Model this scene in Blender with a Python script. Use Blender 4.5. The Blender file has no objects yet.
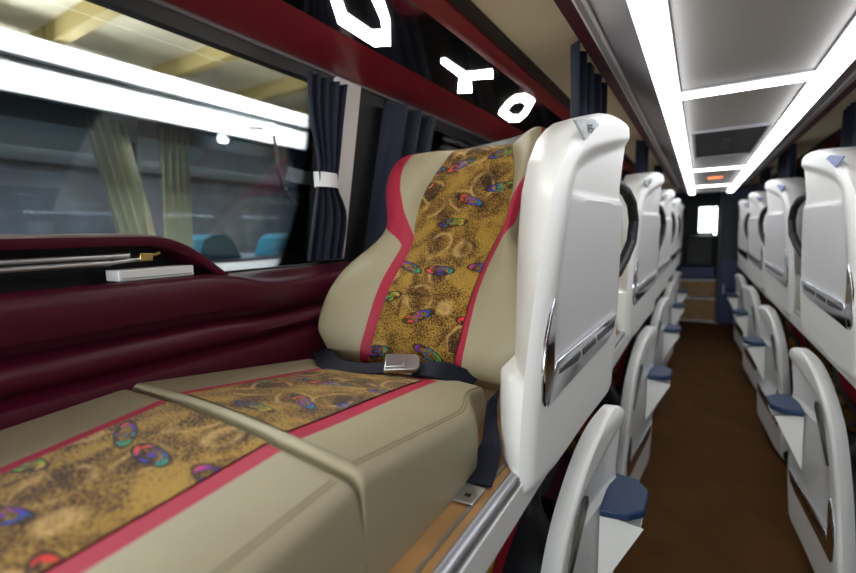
import bpy, bmesh, math, random
from mathutils import Vector, Matrix
random.seed(7)
C = bpy.context.scene.collection
PI = math.pi
rad = math.radians

# ------------------------------------------------------------------ materials
def new_mat(name):
    m = bpy.data.materials.new(name); m.use_nodes = True
    nt = m.node_tree
    return m, nt, nt.nodes['Principled BSDF']

def mat(name, col, rough=.5, metal=0, spec=.5, bump=0, bscale=300, var=0, vscale=6, coat=0, sheen=0):
    m, nt, b = new_mat(name)
    b.inputs['Base Color'].default_value = (*col, 1)
    b.inputs['Roughness'].default_value = rough
    b.inputs['Metallic'].default_value = metal
    b.inputs['Specular IOR Level'].default_value = spec
    b.inputs['Coat Weight'].default_value = coat
    b.inputs['Sheen Weight'].default_value = sheen
    tc = nt.nodes.new('ShaderNodeTexCoord')
    if var:
        n = nt.nodes.new('ShaderNodeTexNoise'); n.inputs['Scale'].default_value = vscale
        n.inputs['Detail'].default_value = 4
        nt.links.new(tc.outputs['Object'], n.inputs['Vector'])
        r = nt.nodes.new('ShaderNodeMapRange')
        r.inputs['From Min'].default_value = .3; r.inputs['From Max'].default_value = .7
        r.inputs['To Min'].default_value = 1 - var; r.inputs['To Max'].default_value = 1 + var
        nt.links.new(n.outputs['Fac'], r.inputs['Value'])
        mx = nt.nodes.new('ShaderNodeVectorMath'); mx.operation = 'SCALE'
        mx.inputs[0].default_value = col
        nt.links.new(r.outputs['Result'], mx.inputs['Scale'])
        nt.links.new(mx.outputs['Vector'], b.inputs['Base Color'])
    if bump:
        n = nt.nodes.new('ShaderNodeTexNoise'); n.inputs['Scale'].default_value = bscale
        n.inputs['Detail'].default_value = 3
        nt.links.new(tc.outputs['Object'], n.inputs['Vector'])
        bp = nt.nodes.new('ShaderNodeBump'); bp.inputs['Strength'].default_value = bump
        bp.inputs['Distance'].default_value = .002
        nt.links.new(n.outputs['Fac'], bp.inputs['Height'])
        nt.links.new(bp.outputs['Normal'], b.inputs['Normal'])
    return m

def emit(name, col, s):
    m = bpy.data.materials.new(name); m.use_nodes = True
    nt = m.node_tree; nt.nodes.clear()
    e = nt.nodes.new('ShaderNodeEmission'); o = nt.nodes.new('ShaderNodeOutputMaterial')
    e.inputs['Color'].default_value = (*col, 1); e.inputs['Strength'].default_value = s
    nt.links.new(e.outputs[0], o.inputs[0])
    return m

def glass(name, tint, refl=.10):
    m = bpy.data.materials.new(name); m.use_nodes = True
    nt = m.node_tree; nt.nodes.clear()
    t = nt.nodes.new('ShaderNodeBsdfTransparent'); t.inputs[0].default_value = (*tint, 1)
    g = nt.nodes.new('ShaderNodeBsdfGlossy'); g.inputs['Roughness'].default_value = .02
    mx = nt.nodes.new('ShaderNodeMixShader'); o = nt.nodes.new('ShaderNodeOutputMaterial')
    f = nt.nodes.new('ShaderNodeFresnel'); f.inputs['IOR'].default_value = 1.45
    nt.links.new(f.outputs[0], mx.inputs[0]); nt.links.new(t.outputs[0], mx.inputs[1])
    nt.links.new(g.outputs[0], mx.inputs[2]); nt.links.new(mx.outputs[0], o.inputs[0])
    return m

def cloth_glow(name, col):
    m = bpy.data.materials.new(name); m.use_nodes = True
    nt = m.node_tree; nt.nodes.clear()
    d = nt.nodes.new('ShaderNodeBsdfDiffuse'); t = nt.nodes.new('ShaderNodeBsdfTranslucent')
    for n in (d, t): n.inputs[0].default_value = (*col, 1)
    mx = nt.nodes.new('ShaderNodeMixShader'); mx.inputs[0].default_value = .6; o = nt.nodes.new('ShaderNodeOutputMaterial')
    nt.links.new(d.outputs[0], mx.inputs[1]); nt.links.new(t.outputs[0], mx.inputs[2]); nt.links.new(mx.outputs[0], o.inputs[0])
    return m

def fabric_material():
    m, nt, b = new_mat('patterned_plush')
    N = nt.nodes.new; L = nt.links.new
    uv = N('ShaderNodeUVMap'); uv.uv_map = 'UVMap'
    def math_(op, a, bb=None, clamp=False):
        n = N('ShaderNodeMath'); n.operation = op; n.use_clamp = clamp
        for i, v in enumerate((a, bb)):
            if v is None: continue
            if isinstance(v, (int, float)): n.inputs[i].default_value = v
            else: L(v, n.inputs[i])
        return n.outputs[0]
    def noise(sc, det, dist=0, vec=None):
        n = N('ShaderNodeTexNoise'); n.inputs['Scale'].default_value = sc
        n.inputs['Detail'].default_value = det; n.inputs['Distortion'].default_value = dist
        L(vec or uv.outputs[0], n.inputs['Vector']); return n
    def ramp(fac, stops, interp='LINEAR'):
        r = N('ShaderNodeValToRGB'); r.color_ramp.interpolation = interp
        el = r.color_ramp.elements
        while len(el) > 1: el.remove(el[-1])
        el[0].position = stops[0][0]; el[0].color = (*stops[0][1], 1)
        for p, c in stops[1:]:
            e = el.new(p); e.color = (*c, 1)
        L(fac, r.inputs[0]); return r.outputs[0]
    def mix(fac, a, bb):
        n = N('ShaderNodeMix'); n.data_type = 'RGBA'
        if isinstance(fac, (int, float)): n.inputs[0].default_value = fac
        else: L(fac, n.inputs[0])
        for i, v in ((6, a), (7, bb)):
            if isinstance(v, tuple): n.inputs[i].default_value = (*v, 1)
            else: L(v, n.inputs[i])
        return n.outputs[2]
    speck = noise(230, 2)
    blot = noise(13, 4, 1.2)
    # overlapping scallop arcs, lighter than the ground
    wv = N('ShaderNodeTexVoronoi'); wv.inputs['Scale'].default_value = 11; wv.feature = 'F1'
    wob = noise(9, 2); wobv = N('ShaderNodeVectorMath'); wobv.operation = 'MULTIPLY_ADD'
    L(wob.outputs['Color'], wobv.inputs[0]); wobv.inputs[1].default_value = (.06, .06, 0)
    L(uv.outputs[0], wobv.inputs[2]); L(wobv.outputs[0], wv.inputs['Vector'])
    arc = math_('ABSOLUTE', math_('SUBTRACT', wv.outputs['Distance'], .42))
    arcm = math_('SUBTRACT', 1, math_('DIVIDE', arc, .07), True)
    arcm = math_('MULTIPLY', math_('MULTIPLY', arcm, .9), math_('MULTIPLY', math_('SUBTRACT', noise(16, 1).outputs['Fac'], .38), 6, True))
    arcm = math_('MULTIPLY', arcm, math_('ADD', .3, speck.outputs['Fac']))
    f1 = math_('ADD', math_('MULTIPLY', blot.outputs['Fac'], 1.75), math_('MULTIPLY', math_('SUBTRACT', speck.outputs['Fac'], .5), 2.3))
    f1 = math_('ADD', f1, math_('MULTIPLY', math_('SUBTRACT', wv.outputs['Distance'], .35), .7))
    f1 = math_('MULTIPLY', f1, .5)
    ground = ramp(f1, [(.27, (.022, .008, .004)), (.39, (.085, .036, .008)), (.49, (.175, .090, .013)), (.66, (.35, .205, .036))])
    ground = mix(arcm, ground, (.55, .34, .12))
    # small eye-shaped coloured motifs
    mv = N('ShaderNodeTexVoronoi'); mv.inputs['Scale'].default_value = 8.2; mv.feature = 'F1'
    mv.inputs['Randomness'].default_value = .55; mv.voronoi_dimensions = '2D'
    L(uv.outputs[0], mv.inputs['Vector'])
    sub = N('ShaderNodeVectorMath'); sub.operation = 'SUBTRACT'
    scl = N('ShaderNodeVectorMath'); scl.operation = 'SCALE'; scl.inputs['Scale'].default_value = 9.5
    L(uv.outputs[0], scl.inputs[0])
    # the position output is in the unscaled frame
    L(uv.outputs[0], sub.inputs[0]); L(mv.outputs['Position'], sub.inputs[1])
    sx = N('ShaderNodeSeparateXYZ'); L(sub.outputs[0], sx.inputs[0])
    hue = N('ShaderNodeSeparateColor'); L(mv.outputs['Color'], hue.inputs[0])
    tilt = math_('MULTIPLY', math_('SUBTRACT', hue.outputs[0], .5), .9)
    yy = math_('ADD', sx.outputs[1], math_('MULTIPLY', sx.outputs[0], tilt))
    ex = math_('DIVIDE', sx.outputs[0], .042); ey = math_('DIVIDE', yy, .0135)
    rr = math_('SQRT', math_('ADD', math_('MULTIPLY', ex, ex), math_('MULTIPLY', ey, ey)))
    ang = math_('ADD', math_('MULTIPLY', ex, .28), math_('ADD', .5, math_('MULTIPLY', math_('SUBTRACT', hue.outputs[1], .5), .5)))
    mcol = ramp(ang, [(0.0, (.55, .012, .03)), (.22, (.65, .07, .03)), (.36, (.13, .02, .30)), (.5, (.02, .05, .34)),
                      (.62, (.02, .20, .20)), (.76, (.05, .30, .05)), (.88, (.40, .34, .03)), (1.0, (.6, .03, .10))])
    ring = math_('SUBTRACT', 1, math_('DIVIDE', math_('ABSOLUTE', math_('SUBTRACT', rr, .80)), .17), True)
    ring = math_('GREATER_THAN', ring, .12)
    core = math_('LESS_THAN', rr, .28)
    dark = math_('LESS_THAN', rr, 1.14)
    some = math_('GREATER_THAN', hue.outputs[2], .22)
    brk = math_('GREATER_THAN', noise(60, 1).outputs['Fac'], .47)
    col = mix(math_('MULTIPLY', math_('MULTIPLY', dark, some), .8), ground, (.012, .008, .006))
    inner = math_('MULTIPLY', math_('LESS_THAN', rr, .62), some)
    col = mix(math_('MULTIPLY', inner, .75), col, ground)
    m2 = math_('MULTIPLY', math_('MULTIPLY', math_('MAXIMUM', ring, core), some), brk)
    col = mix(m2, col, mcol)
    L(col, b.inputs['Base Color'])
    b.inputs['Roughness'].default_value = .95; b.inputs['Sheen Weight'].default_value = .15
    b.inputs['Specular IOR Level'].default_value = .15
    bp = N('ShaderNodeBump'); bp.inputs['Strength'].default_value = .6; bp.inputs['Distance'].default_value = .004
    L(speck.outputs['Fac'], bp.inputs['Height']); L(bp.outputs['Normal'], b.inputs['Normal'])
    return m

M = dict(
    leather=mat('tan_leather', (.335, .288, .182), .45, spec=.35, bump=.25, bscale=500, var=.04, vscale=9),
    pink=mat('crimson_leather', (.37, .022, .050), .5, spec=.25, bump=.25, bscale=500),
    stitch=mat('stitch_thread', (.17, .14, .08), .8),
    fabric=fabric_material(),
    shell=mat('white_plastic', (.88, .87, .83), .32, bump=.04, bscale=700),
    inset=mat('grained_grey_plastic', (.70, .695, .685), .5, bump=.25, bscale=900),
    chrome=mat('chrome', (.72, .73, .78), .08, 1),
    darkchrome=mat('dark_chrome', (.10, .10, .12), .18, 1),
    navy=mat('navy_webbing', (.004, .006, .016), .6, spec=.25, bump=.3, bscale=800),
    steel=mat('brushed_steel', (.55, .55, .57), .28, 1),
    grey=mat('slate_leatherette', (.045, .052, .058), .5, bump=.1, bscale=300),
    black=mat('black_rubber', (.010, .010, .012), .5),
    gloss=mat('gloss_black', (.006, .006, .008), .10, coat=.3),
    maroon=mat('maroon_leatherette', (.066, .003, .015), .42, spec=.35, bump=.15, bscale=350),
    red=mat('red_leatherette', (.27, .010, .022), .36, bump=.1, bscale=350),
    lip=mat('grey_rubber', (.25, .24, .26), .5),
    curtain=mat('navy_curtain', (.004, .008, .026), .8, sheen=.08),
    white=mat('white_paint', (.72, .72, .72), .4),
    tie=mat('white_band', (.80, .82, .84), .5),
    beige=mat('beige_headliner', (.78, .70, .50), .8, bump=.1, bscale=200),
    ceil=mat('grey_ceiling_panel', (.46, .445, .42), .6),
    cove=mat('cove_grey', (.36, .35, .38), .45),
    rail=mat('white_rail', (.86, .85, .86), .35),
    wood=mat('oak_board', (.40, .215, .075), .45, var=.18, vscale=14),
    alu=mat('aluminium', (.50, .50, .52), .42, 1),
    floor=mat('brown_vinyl', (.090, .036, .007), .8, spec=.15, bump=.25, bscale=900, var=.14, vscale=5),
    wall=mat('charcoal_wall', (.014, .014, .016), .6),
    dark=mat('dark_carpet', (.010, .010, .012), .9),
    blue=mat('blue_pad', (.012, .036, .10), .5, bump=.2, bscale=400),
    navyp=mat('navy_panel', (.045, .060, .17), .45),
    led=emit('led_white', (.93, .95, 1.0), 7),
    hexled=emit('console_led', (1.0, .97, .90), 15),
    orange=emit('amber_glow', (1.0, .30, .12), 1.4),
    rearwin=emit('bright_rear_glass', (.9, 1.0, .98), 5),
    glass=glass('window_glass', (.86, .90, .92)),
    brass=mat('brass', (.5, .36, .12), .3, 1),
    paper=mat('sticker_grey', (.50, .54, .54), .6, var=.2, vscale=60),
    bluepaper=mat('sticker_blue', (.30, .33, .55), .5),
    ink=mat('ink', (.02, .02, .03), .6),
    slot=mat('smoked_slot', (.06, .065, .045), .3),
    buswhite=mat('bus_white', (.82, .82, .80), .4),
    busin=mat('bus_interior', (.13, .13, .135), .7, var=.3, vscale=3),
    busin2=mat('bus_interior_grey', (.28, .28, .27), .7),
    teal=mat('teal_seat', (.01, .22, .30), .7),
    cream=cloth_glow('cream_curtain', (.75, .70, .48)),
    roof=mat('depot_roof', (.78, .72, .52), .8, var=.2, vscale=1.5),
    beam=mat('depot_beam', (.50, .40, .16), .7),
    tube=emit('depot_tube', (.97, .97, 1.0), 300),
    asphalt=mat('asphalt', (.06, .06, .065), .9, var=.2, vscale=4),
    lamp=emit('work_lamp', (.85, .93, 1.0), 60),
)

# ------------------------------------------------------------------ mesh helpers
MIRROR = False
MIDX2 = .166                     # twice the bus centre line's x

class MB:
    def __init__(s): s.v = []; s.f = []; s.uv = []; s.m = []
    def add(s, vs, fs, uvs=None, mi=0):
        o = len(s.v); s.v += [tuple(p) for p in vs]
        s.uv += list(uvs) if uvs else [(0, 0)] * len(vs)
        s.f += [tuple(i + o for i in f) for f in fs]; s.m += [mi] * len(fs)
    def patch(s, S, vs, lo, hi, nu, mi=0, flip=False):
        V, U, F = [], [], []
        for v in vs:
            a = lo(v) if callable(lo) else lo; b = hi(v) if callable(hi) else hi
            for i in range(nu + 1):
                u = a + (b - a) * i / nu
                V.append(S(u, v)); U.append((u, v))
        n = nu + 1
        for j in range(len(vs) - 1):
            for i in range(nu):
                q = (j * n + i, j * n + i + 1, (j + 1) * n + i + 1, (j + 1) * n + i)
                F.append(q[::-1] if flip else q)
        s.add(V, F, U, mi)
    def box(s, x0, x1, y0, y1, z0, z1, mi=0):
        s.add([(x, y, z) for x in (x0, x1) for y in (y0, y1) for z in (z0, z1)],
              [(0, 1, 3, 2), (4, 6, 7, 5), (0, 4, 5, 1), (2, 3, 7, 6), (0, 2, 6, 4), (1, 5, 7, 3)], mi=mi)
    def prism(s, poly, w0, w1, fn, mi=0):
        """poly: (a,b) outline; fn(a,b,w)->xyz; extruded from w0 to w1"""
        n = len(poly)
        V = [fn(a, b, w0) for a, b in poly] + [fn(a, b, w1) for a, b in poly]
        F = [tuple(range(n))[::-1], tuple(range(n, 2 * n))] + [(i, (i + 1) % n, n + (i + 1) % n, n + i) for i in range(n)]
        s.add(V, F, mi=mi)
    def tube(s, pts, r, n=8, mi=0, close=True):
        pts = [Vector(p) for p in pts]; rings = []
        up = None
        for i, p in enumerate(pts):
            t = (pts[min(i + 1, len(pts) - 1)] - pts[max(i - 1, 0)]).normalized()
            if up is None:
                up = Vector((0, 0, 1)) if abs(t.z) < .9 else Vector((1, 0, 0))
            a = t.cross(up).normalized(); b = a.cross(t).normalized(); up = b
            rr = r[i] if isinstance(r, (list, tuple)) else r
            rings.append([p + a * rr * math.cos(2 * PI * k / n) + b * rr * math.sin(2 * PI * k / n) for k in range(n)])
        V = [q for ring in rings for q in ring]
        F = [(j * n + k, j * n + (k + 1) % n, (j + 1) * n + (k + 1) % n, (j + 1) * n + k) for j in range(len(pts) - 1) for k in range(n)]
        if close:
            F += [tuple(range(n))[::-1], tuple((len(pts) - 1) * n + k for k in range(n))]
        s.add(V, F, mi=mi)
    def ribbon(s, pts, dirs, w, th, mi=0):
        """flat strap: centre points, width directions, width, thickness"""
        V = []; n = len(pts)
        for i, p in enumerate(pts):
            p = Vector(p); d = Vector(dirs[i]).normalized()
            t = (Vector(pts[min(i + 1, n - 1)]) - Vector(pts[max(i - 1, 0)])).normalized()
            nn = t.cross(d).normalized()
            for a, b in ((-1, -1), (1, -1), (1, 1), (-1, 1)):
                V.append(p + d * a * w / 2 + nn * b * th / 2)
        F = [(i * 4 + k, i * 4 + (k + 1) % 4, (i + 1) * 4 + (k + 1) % 4, (i + 1) * 4 + k) for i in range(n - 1) for k in range(4)]
        F += [(3, 2, 1, 0), tuple((n - 1) * 4 + k for k in range(4))]
        s.add(V, F, mi=mi)

def build(name, mb, mats, parent=None, smooth=35, bevel=0, weld=2e-4):
    if not isinstance(mats, (list, tuple)): mats = [mats]
    base = Vector((0, 0, 0))
    r = parent
    while r is not None:
        base += Vector(r.location); r = r.parent
    me = bpy.data.meshes.new(name)
    vs = [(MIDX2 - p[0], p[1], p[2]) if MIRROR else (p[0], p[1], p[2]) for p in mb.v]
    vs = [(p[0] - base.x, p[1] - base.y, p[2] - base.z) for p in vs]
    fs = [f[::-1] for f in mb.f] if MIRROR else mb.f
    me.from_pydata(vs, [], fs)
    uvl = me.uv_layers.new(name='UVMap')
    for l in me.loops: uvl.data[l.index].uv = mb.uv[l.vertex_index]
    for mm in mats: me.materials.append(M[mm])
    for p, mi in zip(me.polygons, mb.m): p.material_index = mi
    bm = bmesh.new(); bm.from_mesh(me)
    if weld:
        bmesh.ops.remove_doubles(bm, verts=bm.verts, dist=weld)
        bmesh.ops.dissolve_degenerate(bm, edges=bm.edges, dist=1e-6)
    bmesh.ops.recalc_face_normals(bm, faces=bm.faces)
    for f in bm.faces: f.smooth = bool(smooth)
    if smooth:
        for e in bm.edges:
            if len(e.link_faces) == 2 and e.calc_face_angle(0) > rad(smooth): e.smooth = False
    bm.to_mesh(me); bm.free()
    o = bpy.data.objects.new(name, me); C.objects.link(o)
    if parent: o.parent = parent
    if bevel:
        b = o.modifiers.new('Bevel', 'BEVEL'); b.width = bevel; b.segments = 3; b.limit_method = 'ANGLE'
        b.angle_limit = rad(40)
    return o

def empty(name, loc, label=None, cat=None, group=None):
    o = bpy.data.objects.new(name, None); C.objects.link(o)
    x, y, z = loc
    o.location = (MIDX2 - x if MIRROR else x, y, z)
    o.empty_display_size = .1
    tag(o, label, cat, group)
    return o

def tag(o, label=None, cat=None, group=None, kind=None):
    if label: o['label'] = label
    if cat: o['category'] = cat
    if group: o['group'] = group
    if kind: o['kind'] = kind
    return o

def struct(name, mb, mats, **k):
    return tag(build(name, mb, mats, **k), kind='structure')

def copy_tree(o, parent=None):
    c = o.copy(); C.objects.link(c)
    if parent: c.parent = parent
    for ch in list(o.children):
        if ch.name in SKIP: continue
        copy_tree(ch, c)
    return c
SKIP = set()

def lerp(tab, x):
    if x <= tab[0][0]: return tab[0][1]
    for (a, p), (b, q) in zip(tab, tab[1:]):
        if x <= b: return p + (q - p) * (x - a) / (b - a)
    return tab[-1][1]
def slerp(tab, x):
    """smooth (Catmull-Rom) interpolation of a table"""
    n = len(tab)
    if x <= tab[0][0]: return tab[0][1]
    if x >= tab[-1][0]: return tab[-1][1]
    for i in range(n - 1):
        if x <= tab[i + 1][0]: break
    x0, y0 = tab[i]; x1, y1 = tab[i + 1]
    h = x1 - x0; t = (x - x0) / h
    s0 = (y1 - tab[i - 1][1]) / (x1 - tab[i - 1][0]) if i > 0 else (y1 - y0) / h
    s1 = (tab[i + 2][1] - y0) / (tab[i + 2][0] - x0) if i + 2 < n else (y1 - y0) / h
    return ((2*t**3 - 3*t*t + 1) * y0 + (t**3 - 2*t*t + t) * h * s0 + (-2*t**3 + 3*t*t) * y1 + (t**3 - t*t) * h * s1)
def sm(a, b, x):
    t = min(1, max(0, (x - a) / (b - a))); return t * t * (3 - 2 * t)
def lin(a, b, n): return [a + (b - a) * i / n for i in range(n + 1)]

# ------------------------------------------------------------------ the sleeper seat (left upper deck, first)
ZD = 1.03                        # top of the upper bunk platform
CX = -.625                       # seat centre line

def edge_round(d, r):
    if d >= r: return 0.0
    d = max(d, 0); return r - math.sqrt(max(r * r - (r - d) ** 2, 0))

def cushion(root, name, y0, y1, zf, fab0, fab1, rear_band, FLc, FRc, leg, mats=('leather', 'fabric', 'pink'), r=.018, ry=.011):
    x0, x1 = -.94, -.32
    def S(u, v):                 # u: offset from the centre line, v: y
        x = CX + u
        z = zf(v) + .012 * math.sin(PI * min(1, max(0, (x - x0) / (x1 - x0)))) 
        z -= edge_round(min(x - x0, x1 - x), r) + edge_round(min(v - y0, y1 - v), ry)
        t = (v - y0) / (y1 - y0)
        if not leg and x > CX: x -= .075 * sm(.66, .83, v) * ((x - CX) / (x1 - CX)) ** 3
        return (x, v + .052 * (x1 - x) / (x1 - x0) * (t if leg else 1 - t), z)
    uL, uR = x0 - CX, x1 - CX
    e = [0, .0008, .003, .007, .013, .021, .03]
    vall = sorted(set([y0 + a for a in e] + [y1 - a for a in e] + lin(y0 + .03, y1 - .03, 10) + [fab0, fab1] + ([fab1 + .028] if rear_band else [])))
    bw = .030
    fl = lambda v: -FLc(v); fr = FRc; flo = lambda v: fl(v) - bw; fro = lambda v: fr(v) + bw
    body = MB()
    T_ = lin(0, 1, 10)
    ecol = [uL + a for a in e]; ercol = sorted(uR - a for a in e)
    for a, b in zip(ecol, ecol[1:]): body.patch(S, vall, a, b, 1)
    body.patch(S, vall, ecol[-1], flo, 6)
    body.patch(S, vall, fro, ercol[0], 6)
    for a, b in zip(ercol, ercol[1:]): body.patch(S, vall, a, b, 1)
    vend = fab1 + (.028 if rear_band else 0)
    body.patch(S, [v for v in vall if v <= fab0 + 1e-9], flo, fro, 10)
    body.patch(S, [v for v in vall if v >= vend - 1e-9], flo, fro, 10)
    def rowcols(v):
        A = ecol + [ecol[-1] + (flo(v) - ecol[-1]) * t / 6 for t in range(1, 7)]
        B = [flo(v) + (fro(v) - flo(v)) * t / 10 for t in range(1, 11)]
        D = [fro(v) + (ercol[0] - fro(v)) * t / 6 for t in range(1, 7)] + ercol[1:]
        return A + B + D
    # side skirts with a slight belly
    ring = []
    for u in rowcols(y0): ring.append(S(u, y0))
    for v in vall[1:]: ring.append(S(uR, v))
    for u in rowcols(y1)[::-1][1:]: ring.append(S(u, y1))
    for v in vall[::-1][1:-1]: ring.append(S(uL, v))
    n = len(ring); rows = 7; V = []
    mx, my = CX, (y0 + y1) / 2
    for k in range(rows + 1):
        t = k / rows
        for (x, y, z) in ring:
            b = .004 * math.sin(PI * t)
            zz = z + (ZD + .001 - z) * t
            V.append((x + (b if x > mx else -b), y + (b if y > my else -b), zz))
    body.add(V, [(k * n + i, k * n + (i + 1) % n, (k + 1) * n + (i + 1) % n, (k + 1) * n + i) for k in range(rows) for i in range(n)] + [tuple(rows * n + i for i in range(n))])
    o = build(name, body, mats[0], root)
    fb = MB()
    fv = [v for v in vall if fab0 - 1e-9 <= v <= fab1 + 1e-9]
    def SF(u, v):
        p = S(u, v); return (p[0], p[1], p[2] + .0025)
    fb.patch(SF, fv, fl, fr, 12)
    build('fabric_panel', fb, mats[1], o)
    for sgn in (-1, 1):
        b = MB(); a, c = (flo, fl) if sgn < 0 else (fr, fro)
        b.patch(S, fv + ([fab1 + .028] if rear_band else []), a, c, 2)
        build('trim_band', b, mats[2], o)
    if rear_band:
        b = MB(); b.patch(S, [fab1, fab1 + .028], fl, fr, 10)
        build('trim_band', b, mats[2], o)
    # double row of stitching along the aisle edge
    st = MB()
    for off in (.022, .029):
        st.tube([tuple(Vector(S(uR - off, v)) + Vector((0, 0, .0002))) for v in vall if y0 + .012 < v < y1 - .012], .0008, 5)
    st.tube([tuple(Vector(S(u, y0 + .0155)) + Vector((0, 0, .0002))) for u in lin(uL + .02, uR - .02, 24)], .0007, 5)
    build('stitching', st, 'stitch', o)
    return o

PB = Vector((CX, .915, 1.118)); LEAN = rad(32)
SHIFT = [0, 1.0]
def bpt(u, v, h):
    u *= SHIFT[1]
    s, c = math.sin(LEAN), math.cos(LEAN)
    return (PB.x + u, PB.y + SHIFT[0] + v * s - h * c, PB.z + v * c + h * s)

def backrest(root, lower=False):
    OUT = [(0, .268), (.03, .290), (.07, .325), (.14, .325), (.22, .305), (.28, .280), (.34, .245), (.39, .218), (.43, .212), (.48, .226), (.54, .248), (.60, .260), (.66, .258), (.70, .240), (.735, .195)]
    VT = .742; RT = .055
    def o(v, sg=1): return slerp(OUT, v)
    FL = [(0, .128), (.20, .104), (.36, .086), (.43, .100), (.52, .104), (.60, .084), (.68, .048), (.742, .030)]
    FR = [(0, .128), (.20, .146), (.36, .166), (.43, .182), (.52, .182), (.60, .172), (.68, .152), (.742, .135)]
    def f(v, sg=1): return slerp(FL if sg < 0 else FR, v)
    def a(v, sg=1):      # inner side of the crimson band
        return f(v, sg) + (o(v) - (.080 if sg < 0 or lower else .018) - f(v, sg)) * sm(.375, .47 if sg < 0 else .56, v)
    def b(v, sg=1):      # outer side of the crimson band
        return min(o(v), f(v, sg) + .026 + (o(v) - f(v, sg) - .026) * sm(.34, .44 if sg < 0 else .54, v))
    BO = [(0, .02), (.08, .040), (.25, .042), (.36, .026), (.42, .026), (.52, .044), (.62, .042), (.70, .018), (.742, 0)]
    def h(u, v):
        s = abs(u); sg = 1 if u > 0 else -1
        ff = f(v, sg)
        hh = .022 * math.sin(PI * min(1, max(0, v / .40))) ** 2 + .006 * math.cos(min(1, s / .14) * PI / 2)
        if s > ff:
            t = (s - ff) / max(1e-6, o(v) - ff)
            hh += slerp(BO, v) * math.sin(PI * min(1, t * .86)) ** .8
            hh -= edge_round((1 - t) * (o(v) - ff), .035) * .9
        if v < .05: hh -= edge_round(v, .05) * .6
        return hh
    v1 = VT - RT * 1.35
    def S(u, v):
        hh = h(u, v)
        if u > 0:                # the aisle-side wing stands a little taller
            up = .050 * sm(f(v, 1) * .9, o(v), u) * sm(.48, .72, v)
            if v > v1:
                ph = (v - v1) / RT
                return bpt(u, v1 + RT * math.sin(ph) + up, hh - RT * (1 - math.cos(ph)))
            return bpt(u, v + up, hh)
        if v > v1:
            ph = (v - v1) / RT
            return bpt(u, v1 + RT * math.sin(ph), hh - RT * (1 - math.cos(ph)))
        return bpt(u, v, hh)
    vs = sorted(set(lin(0, VT, 60) + [.004, .01, .02]))
    body = MB()
    for sg in (-1, 1):
        body.patch(S, vs, lambda v: sg * f(v, sg), lambda v: sg * a(v, sg), 10)
        body.patch(S, vs, lambda v: sg * b(v, sg), lambda v: sg * (b(v, sg) + (o(v) - b(v, sg)) * .9), 10)
        body.patch(S, vs, lambda v: sg * (b(v, sg) + (o(v) - b(v, sg)) * .9), lambda v: sg * o(v), 8)
        V = []; nn = 5
        for v in vs:
            p = Vector(S(sg * o(v), v)); q = Vector(bpt(sg * (o(v) - .012), min(v, VT - .03), -.095))
            for k in range(nn + 1):
                t = k / nn; V.append(tuple(p.lerp(q, t)))
        F = [(j * (nn + 1) + k, j * (nn + 1) + k + 1, (j + 1) * (nn + 1) + k + 1, (j + 1) * (nn + 1) + k) for j in range(len(vs) - 1) for k in range(nn)]
        body.add(V, F, mi=0)
    # bottom lip closing towards the seat
    body.patch(lambda u, w: tuple(Vector(S(u, 0)).lerp(Vector(bpt(u, 0, -.095)), w)), [0, 1], -.262, .262, 20)
    bo = build('backrest', body, 'black' if lower else 'leather', root)  # lower backrest is black: shade under the deck put into its colour
    fb = MB()
    fb.patch(lambda u, v: tuple(Vector(S(u, v)) + Vector((0, -math.cos(LEAN) * .003, math.sin(LEAN) * .003))), [v for v in vs if v < VT - .012], lambda v: -f(v, -1), lambda v: f(v, 1), 14)
    build('fabric_panel', fb, 'fabric', bo)
    tp = MB(); tp.patch(S, lin(VT - .014, VT, 3), lambda v: -f(v, -1), lambda v: f(v, 1), 10)
    build('top_welt', tp, 'black' if lower else 'leather', bo)
    for sg in (-1, 1):
        t = MB(); t.patch(S, vs, lambda v: sg * a(v, sg), lambda v: sg * b(v, sg), 12)
        build('trim_band', t, 'red' if lower else 'pink', bo)
    bk = MB()
    def back(u, v): return bpt(u, min(v, VT - .03), -.096)
    bk.patch(back, vs, lambda v: -(o(v) - .012), lambda v: o(v) - .012, 8)
    bk.patch(lambda u, w: tuple(Vector(S(u, VT)).lerp(Vector(back(u, VT)), w)), [0, 1], lambda v: -o(VT), lambda v: o(VT), 8)
    build('back_cover', bk, 'grey', bo)
    hb = MB(); hb.prism([(-.135, .60), (-.13, .765), (-.08, .800), (.02, .812), (.20, .842), (.235, .832), (.25, .80), (.25, .60)], -.135, -.100, bpt)
    build('headrest_back', hb, 'grey', bo, smooth=30, bevel=.012)
    return bo

# ---- white side shell.  Points were read at k = 1 and brought nearer to the seat by K about the eye height
K = .95
KY = lambda y: y * K
KZ = lambda z: 1.45 + (z - 1.45) * K
T8 = math.tan(rad(8))
def xo(y): return -.2375 + (y - .7125) * T8
FRONT = [(KZ(z), KY(y)) for z, y in ((.965, .735), (1.03, .742), (1.15, .757), (1.275, .787), (1.36, .812), (1.435, .840), (1.50, .868), (1.55, .897), (1.60, .940), (1.64, .985), (1.675, 1.032), (1.70, 1.078), (1.718, 1.125), (1.730, 1.185), (1.736, 1.25))]
REAR = [(KZ(z), KY(y)) for z, y in ((.965, .80), (.985, .90), (1.018, 1.06), (1.035, 1.20), (1.05, 1.228), (1.10, 1.243), (1.26, 1.282), (1.50, 1.305), (1.56, 1.302), (1.60, 1.315), (1.66, 1.338), (1.70, 1.343), (1.718, 1.338), (1.730, 1.325), (1.736, 1.300))]
INNER = [(.99, .786), (1.13, .786), (1.192, .788), (1.198, .866), (1.313, .877), (1.435, .887), (1.527, .909), (1.597, .951), (1.654, 1.012), (1.686, 1.073), (1.715, 1.145), (1.7215, 1.195)]
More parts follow.
